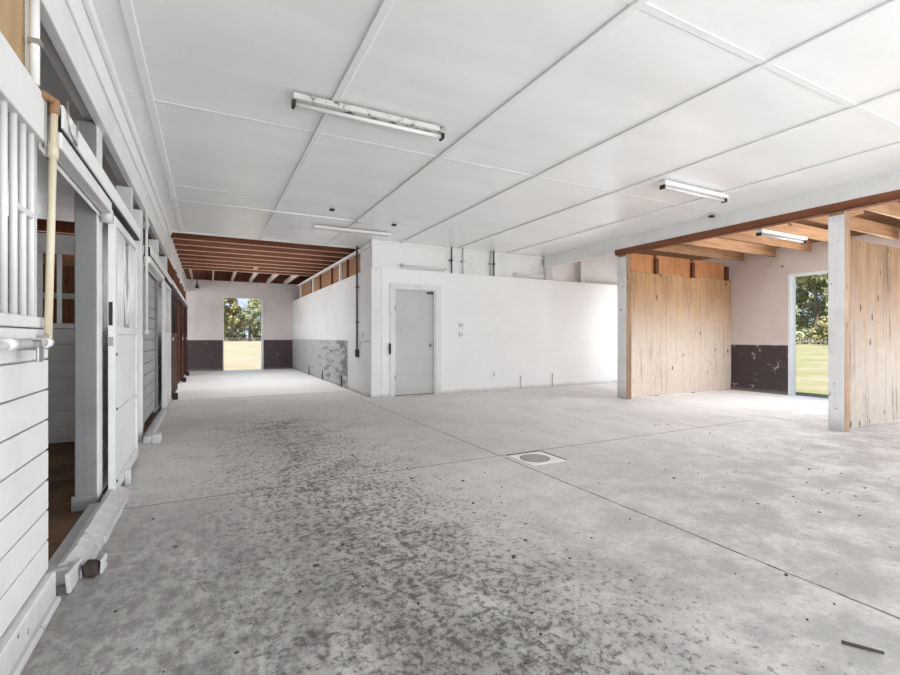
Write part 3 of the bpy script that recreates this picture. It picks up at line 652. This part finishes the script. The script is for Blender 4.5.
build('latch', BM().box(XL-0.004, XL+0.03, 3.862, 3.879, 1.06, 1.12, 0.003).tube((XL+0.01, 3.855, 1.09), (XL+0.01, 3.879, 1.09), 0.014), STEEL, t)
build('edge_notch', BM().prism([(3.876, 1.20), (3.878, 1.36), (3.8795, 1.36), (3.8795, 1.20)], 'x', XL+0.0, XL+0.022), BLACK, t)
build('bolt', BM().tube((XL+0.036, 3.93, 0.62), (XL+0.042, 3.93, 0.62), 0.010).tube((XL+0.036, 3.93, 1.00), (XL+0.042, 3.93, 1.00), 0.010).tube((XL+0.036, 3.93, 0.12), (XL+0.042, 3.93, 0.12), 0.010), BLACK, t)
build('floor_guide', BM().box(XL+0.037, XL+0.075, 4.25, 4.31, 0.0, 0.11, 0.005), WHITE_WORN, t)

def front(y0, y1, label, x=XL-0.075, bar_gap=0.10, mat=WHITE, barm=METAL_BAR):
    t = thing('stall_barrier', label, 'stall panel', (x, (y0+y1)/2, 0))
    build('board_panel', boards(y0, y1, 0.0, 1.155, 0.144, x-0.03, x), mat, t)
    build('cap_rail', BM().box(x-0.04, x+0.006, y0, y1, 1.157, 1.20, 0.004), mat, t)
    build('top_rail', BM().box(x-0.04, x+0.004, y0, y1, 1.925, 2.10, 0.004), mat, t)
    y = y0+0.05
    while y < y1-0.03:
        build('bar', BM().tube((x-0.018, y, 1.201), (x-0.018, y, 1.924), 0.013), barm, t, True); y += bar_gap
    return t
front(3.92, 6.0, 'white board and bar stall front behind the open sliding door')
t = thing('door_post', 'white post with a grey pipe beside the second stall doorway', 'post', (XL-0.08, 6.07, 0))
build('timber', BM().box(-0.755, -0.637, 6.01, 6.14, 0.0, 2.50, 0.005), WHITE, t)
build('pipe', BM().tube((XL+0.005, 6.03, 1.15), (XL+0.005, 6.03, 2.72), 0.014), METAL_BAR, t, True)
for za, zb in ((2.30, 2.38), (1.15, 1.20)): build('pipe_joint', BM().tube((XL+0.005, 6.03, za), (XL+0.005, 6.03, zb), 0.024), GREY_WOOD, t, True)
track(6.05, 9.35, 2.125, 'white overhead sliding door track above the second stall doorway', 7.95)
t = thing('door_sill', 'white floor rail across the second stall doorway with a loose block', 'sill', (-0.55, 7.0, 0))
sl = BM().box(-0.60, -0.53, 5.75, 7.9, 0.0, 0.08, 0.01); sl.jitter(0.006, 4)
build('rail', sl, WHITE_WORN, t)
bb = BM().box(-0.525, -0.44, 5.75, 5.92, 0.0, 0.09, 0.012); bb.jitter(0.012, 8)
build('loose_block', bb, WHITE_WORN, t)
sliding_door(8.0, 9.35, XL-0.005, XL+0.036, 'white sliding stall door beyond the second doorway, next to the dark brown doors')
front(8.05, 9.35, 'white board stall front behind the second sliding door')
t = thing('stall_gate', 'grey board stall door closed in the second doorway, between white post and white sliding door', 'stall door', (XL-0.09, 7.0, 0.09))
build('board_panel', boards(6.16, 7.98, 0.09, 2.08, 0.145, XL-0.10, XL-0.075), m_paint('mid_grey_boards', (0.40, 0.40, 0.40), 0.5, 0.65, chips=0.5), t)
build('upright', BM().box(XL-0.073, XL-0.045, 6.18, 6.30, 0.10, 2.07, 0.004), POST_GREY, t)
build('upright', BM().box(XL-0.073, XL-0.045, 7.84, 7.96, 0.10, 2.07, 0.004), POST_GREY, t)
# upper short posts between track and header
for i, y in enumerate((5.15, 7.75, 9.3)):
    tag(build('short_post', BM().box(-0.74, -0.625, y, y+0.10, 2.13, 2.498), WHITE if i else GREY_WOOD), f'short post between sliding track and header board, {ORD[i]} beyond the big grey post', 'post', 'short posts above the stall fronts')
# back part: dark brown stall doors and posts
BZ = [(9.55, 11.3, 'brown'), (11.75, 12.15, 'post'), (12.2, 13.0, 'white'), (13.15, 14.3, 'brown'), (14.4, 15.2, 'white'), (15.3, 16.5, 'brown')]
lab = {9.55: 'dark brown stall door with black bars, first beyond the white stall doors', 13.15: 'dark brown stall door with black bars, middle of the three', 15.3: 'dark brown stall door with black bars, nearest the back wall'}
for a, b, k in BZ:
    if k == 'brown':
        t = sliding_door(a, b, XL-0.01, XL+0.035, lab[a], DOOR_BROWN, DOOR_BROWN, dark=True)
        build('foot_guide', BM().box(XL+0.036, XL+0.12, a+0.05, a+0.14, 0.0, 0.12, 0.006), BLACK, t)
        build('door_latch', BM().box(XL+0.036, XL+0.06, a+0.02, a+0.07, 1.05, 1.12, 0.004), STEEL, t)
    elif k == 'white':
        front(a, b, 'white stall front between dark brown doors, ' + ('nearer one' if a < 13 else 'farther one'), bar_gap=0.2, barm=BLACK)
    else:
        tag(build('door_post', BM().box(XL-0.12, XL-0.013, a+0.1, a+0.24, 0, 2.56, 0.005), DARK_STUD), 'dark brown post after the first dark stall door', 'post')
for i, (y, h) in enumerate(((9.42, 2.9), (11.42, 2.55), (13.02, 2.55), (14.305, 2.55), (15.205, 2.55), (16.6, 2.55))):
    tag(build('stall_upright', BM().box(XL-0.11, XL-0.052 if h > 2.6 else XL-0.013, y, y+0.09, 0, h), DARK_STUD), f'brown upright between the back stalls, {ORD[i]} beyond the white sliding doors', 'post', 'brown uprights of the back stalls')
t = thing('door_track', 'white overhead track over the dark brown stall doors', 'sliding door track', (XL, 13, 2.0))
build('hood', BM().box(XL-0.012, XL+0.05, 9.5, 16.7, 2.06, 2.13, 0.004), WHITE_CLEAN, t)
build('channel', BM().box(XL-0.0, XL+0.036, 9.5, 16.7, 1.97, 2.058), BLACK, t)

# ------------------------------------------------------------------ stall interiors
def partition(y, label, x0=XO+0.02, x1=-0.78, mat=GREY_WOOD, ply=False):
    t = thing('stall_partition', label, 'partition', ((x0+x1)/2, y, 0))
    build('board_panel', boards_x(x0, x1, 0.02, 1.21, 0.17, y, mat), mat if not ply else PLY_ORANGE, t)
    build('cap_rail', BM().box(x0, x1, y-0.03, y+0.03, 1.212, 1.26), mat, t)
    build('top_board', BM().box(x0, x1, y-0.02, y+0.02, 1.98, 2.18), mat, t)
    x = x1-0.12
    while x > x0+0.1:
        build('bar', BM().box(x-0.018, x+0.018, y-0.015, y+0.015, 1.262, 1.978), METAL_BAR, t); x -= 0.155
    return t
def boards_x(x0, x1, z0, z1, h, y, mat):
    b = BM(); n = max(1, round((z1-z0)/h)); hh = (z1-z0)/n
    for k in range(n): b.box(x0, x1, y-0.02, y+0.02, z0+k*hh+.006, z0+(k+1)*hh-.006, 0.003)
    b.box(x0+.01, x1-.01, y-0.002, y+0.002, z0+.004, z1-.004); return b
partition(6.14, 'grey board and bar partition seen inside the first stall doorway')
t = thing('stall_partition', 'brown plywood partition with a white rail, behind the bars of the first stall', 'partition', (-2.5, 9.6, 0))
build('plywood_sheet', BM().box(XO+0.02, -0.78, 9.60, 9.62, 0.0, 2.28), m_wood('reddish_plywood', (0.24, 0.09, 0.045), (0.32, 0.14, 0.075), 'z', knots=0.7), t)
build('rail', BM().box(XO+0.02, -0.78, 9.555, 9.598, 1.74, 1.83), WHITE, t)
build('top_rail', BM().box(XO+0.02, -0.78, 9.57, 9.65, 2.282, 2.42), JOIST_PALE, t)
for i in range(6):
    y = 9.95+i*1.2
    tag(build('ceiling_joist', BM().box(XO+0.01, XL-0.13, y-0.02, y+0.02, CZ-0.05, CZ+0.14), JOIST), f'brown joist above the back stalls, {ORD[i]} beyond the plywood partition', 'joist', 'joists above the back stalls')
tag(build('blue_scrap', BM().box(-1.02, -0.94, 3.9, 3.98, -0.004, 0.02).jitter(0.01, 9), m_plain('blue_grey_plastic', (0.12, 0.16, 0.2))), 'small blue grey scrap on the brown dirt of the first stall', 'scrap')

# ------------------------------------------------------------------ loose dirt on the floor
def clod(x, y, r, sc, seed):
    b = BM(); b.ball((x, y, r*0.3), r, 2, sc)
    for v in b.b.verts:
        v.co += mnoise.noise_vector(v.co*40+Vector((seed, 0, 0)))*r*0.4; v.co.z = max(v.co.z, 0.0005)
    return b
crumbs = BM()
for k in range(420):
    if k < 250: x = R.gauss(0.95, 0.65); y = R.uniform(1.0, 7.6)
    else: x = R.uniform(0.3, 5.5); y = R.uniform(0.6, 5.0)
    if x < -0.4 or x > 6.4: continue
    r = R.uniform(0.0025, 0.008)*(1 if R.random() < .85 else 1.6)
    g = bmesh.ops.create_icosphere(crumbs.b, subdivisions=1, radius=r)['verts']; an = R.uniform(0, PI); el = R.uniform(1, 2)
    for v in g:
        q = v.co.copy(); q.x *= el; q.z *= 0.5
        v.co = Vector((x+q.x*math.cos(an)-q.y*math.sin(an), y+q.x*math.sin(an)+q.y*math.cos(an), max(q.z+r*0.2, 0.0005)))
cm = build('dirt_crumbs', crumbs, CRUMB); cm['kind'] = 'stuff'; tag(cm, 'dark dirt crumbs scattered over the concrete aisle floor', 'dirt')
b = BM().tube((2.05, 0.84, 0.008), (2.11, 0.74, 0.008), 0.007, 7, 0.005); b.jitter(0.003, 30)
tag(build('twig', b, CRUMB), 'short dark twig on the concrete near the bottom right', 'twig')

# ------------------------------------------------------------------ outside: trees, fences
def tree(name, x, y, h, w, zlo, nleaf, mat, label, group, lean=0.0, ls=0.16, trunks=1):
    t = thing(name, label, 'tree', (x, y, -0.14), group); rr = random.Random(int(x*31+y*17))
    tb = BM()
    tips = []
    for k in range(trunks):
        ox, oy = (0, 0) if trunks == 1 else (rr.uniform(-.8, .8)*w*.5, rr.uniform(-.6, .6))
        p = Vector((x+ox, y+oy, -0.14)); r = 0.05*h/ (1.6 if trunks > 1 else 1)*0.6
        for j in range(4):
            q = p+Vector((rr.uniform(-.25, .25)+lean, rr.uniform(-.25, .25), h*0.17)); tb.tube(p, q, r, 8, r*0.8); p = q; r *= 0.8
            for m in range(2 if j else 0):
                e = p+Vector((rr.uniform(-1, 1)*w*.45, rr.uniform(-1, 1)*w*.45, rr.uniform(.1, .3)*h)); tb.tube(p, e, r*0.6, 6, r*0.2)
    build('trunk', tb, BARK, t)
    me = bpy.data.meshes.new('crown'); V = []; F = []
    nb = 26; blobs = []
    for k in range(nb):
        a = rr.uniform(0, 2*PI); f = math.sqrt(rr.random()); zz = zlo+(h-zlo)*rr.random()
        env = math.sin(PI*min(0.97, max(0.12, 0.15+0.85*(zz-zlo)/(h-zlo))))**0.6
        blobs.append((Vector((x+math.cos(a)*f*w*.5*env, y+math.sin(a)*f*w*.5*env, zz)), rr.uniform(.16, .30)*w*0.6))
    for k in range(nleaf):
        c, br = rr.choice(blobs)
        d = Vector((rr.gauss(0, 1), rr.gauss(0, 1), rr.gauss(0, .8))); d.normalize()
        p = c + d*br*(rr.random()**0.4)
        n = (d+Vector((rr.uniform(-.6, .6), rr.uniform(-.6, .6), rr.uniform(-.2, .9)))).normalized()
        u = n.orthogonal().normalized(); v = n.cross(u); an = rr.uniform(0, 2*PI)
        u, v = u*math.cos(an)+v*math.sin(an), v*math.cos(an)-u*math.sin(an)
        s = ls*rr.uniform(.6, 1.3); i = len(V)
        V += [p-u*s*.5, p+v*s*.28+n*s*.05, p+u*s*.5, p-v*s*.28+n*s*.05]; F.append((i, i+1, i+2, i+3))
    org = wloc(t)
    me.from_pydata([tuple(q-org) for q in V], [], F); me.materials.append(mat)
    o = bpy.data.objects.new('crown', me); COL.objects.link(o); o.parent = t
# beyond the right-hand doorway
TG = 'trees beyond the right-hand doorway'
tree('oak_tree', 95, 42.5, 17, 15, 0.6, 15000, LEAF_OAK, 'large sunlit green oak filling the right-hand doorway', TG, ls=0.75)
tree('oak_tree', 101, 60, 18, 15, 0.6, 9000, LEAF_DARK, 'dark oak just left of the large oak in the right-hand doorway', TG, ls=0.8)
tree('oak_tree', 99, 25.5, 17, 15, 0.6, 9000, LEAF_OAK, 'oak just right of the large oak beyond the right-hand doorway', TG, ls=0.8)
tree('oak_tree', 116, 48, 20, 17, 0.4, 9000, LEAF_DARK, 'tall dark oak standing behind the large sunlit oak', TG, ls=0.85)
tree('young_tree', 82.5, 35.4, 4.2, 4.0, 0.3, 3000, LEAF_YEL, 'small light green tree in front of the oaks beyond the right-hand doorway', None, ls=0.4)
# beyond the back doorway
BG = 'trees beyond the back doorway'
tree('field_tree', 5.6, 150, 13.0, 9.0, 2.2, 9000, LEAF_YEL, 'yellow green tree in the left half of the back doorway', BG, ls=0.75, trunks=5)
tree('field_tree', 14.4, 156, 14.5, 8.6, 2.2, 11000, LEAF_OAK, 'olive green tree in the right half of the back doorway', BG, ls=0.75, trunks=5)
tree('field_tree', -6, 153, 14.0, 10.0, 1.8, 5000, LEAF_OAK, 'olive green tree standing left of the yellow green tree beyond the back doorway', BG, ls=0.8, trunks=4)
tree('field_tree', 28, 150, 13.0, 10.0, 1.8, 5000, LEAF_OAK, 'olive green tree standing well right of the others beyond the back doorway', BG, ls=0.8, trunks=4)
tree('field_tree', 11, 176, 8.5, 20.0, 0.0, 9000, LEAF_DARK, 'dark thicket behind the trees in the back doorway', None, ls=0.9, trunks=6)
def fence(name, p, q, n, label):
    t = thing(name, label, 'fence', ((p[0]+q[0])/2, (p[1]+q[1])/2, -0.14)); p, q = Vector(p), Vector(q)
    for k in range(n+1):
        c = p.lerp(q, k/n); build('post', BM().box(c.x-.06, c.x+.06, c.y-.06, c.y+.06, -0.14, 0.95), FENCE, t)
    for z in (0.30, 0.60, 0.88): build('rail', BM().bar((p.x, p.y, z), (q.x, q.y, z), 0.03, 0.07), FENCE, t)
fence('rail_fence', (87.5, 24, 0), (90, 66, 0), 14, 'weathered rail fence across the lawn beyond the right-hand doorway')
fence('rail_fence', (-12, 140, 0), (34, 140, 0), 14, 'grey rail fence in front of the trees beyond the back doorway')
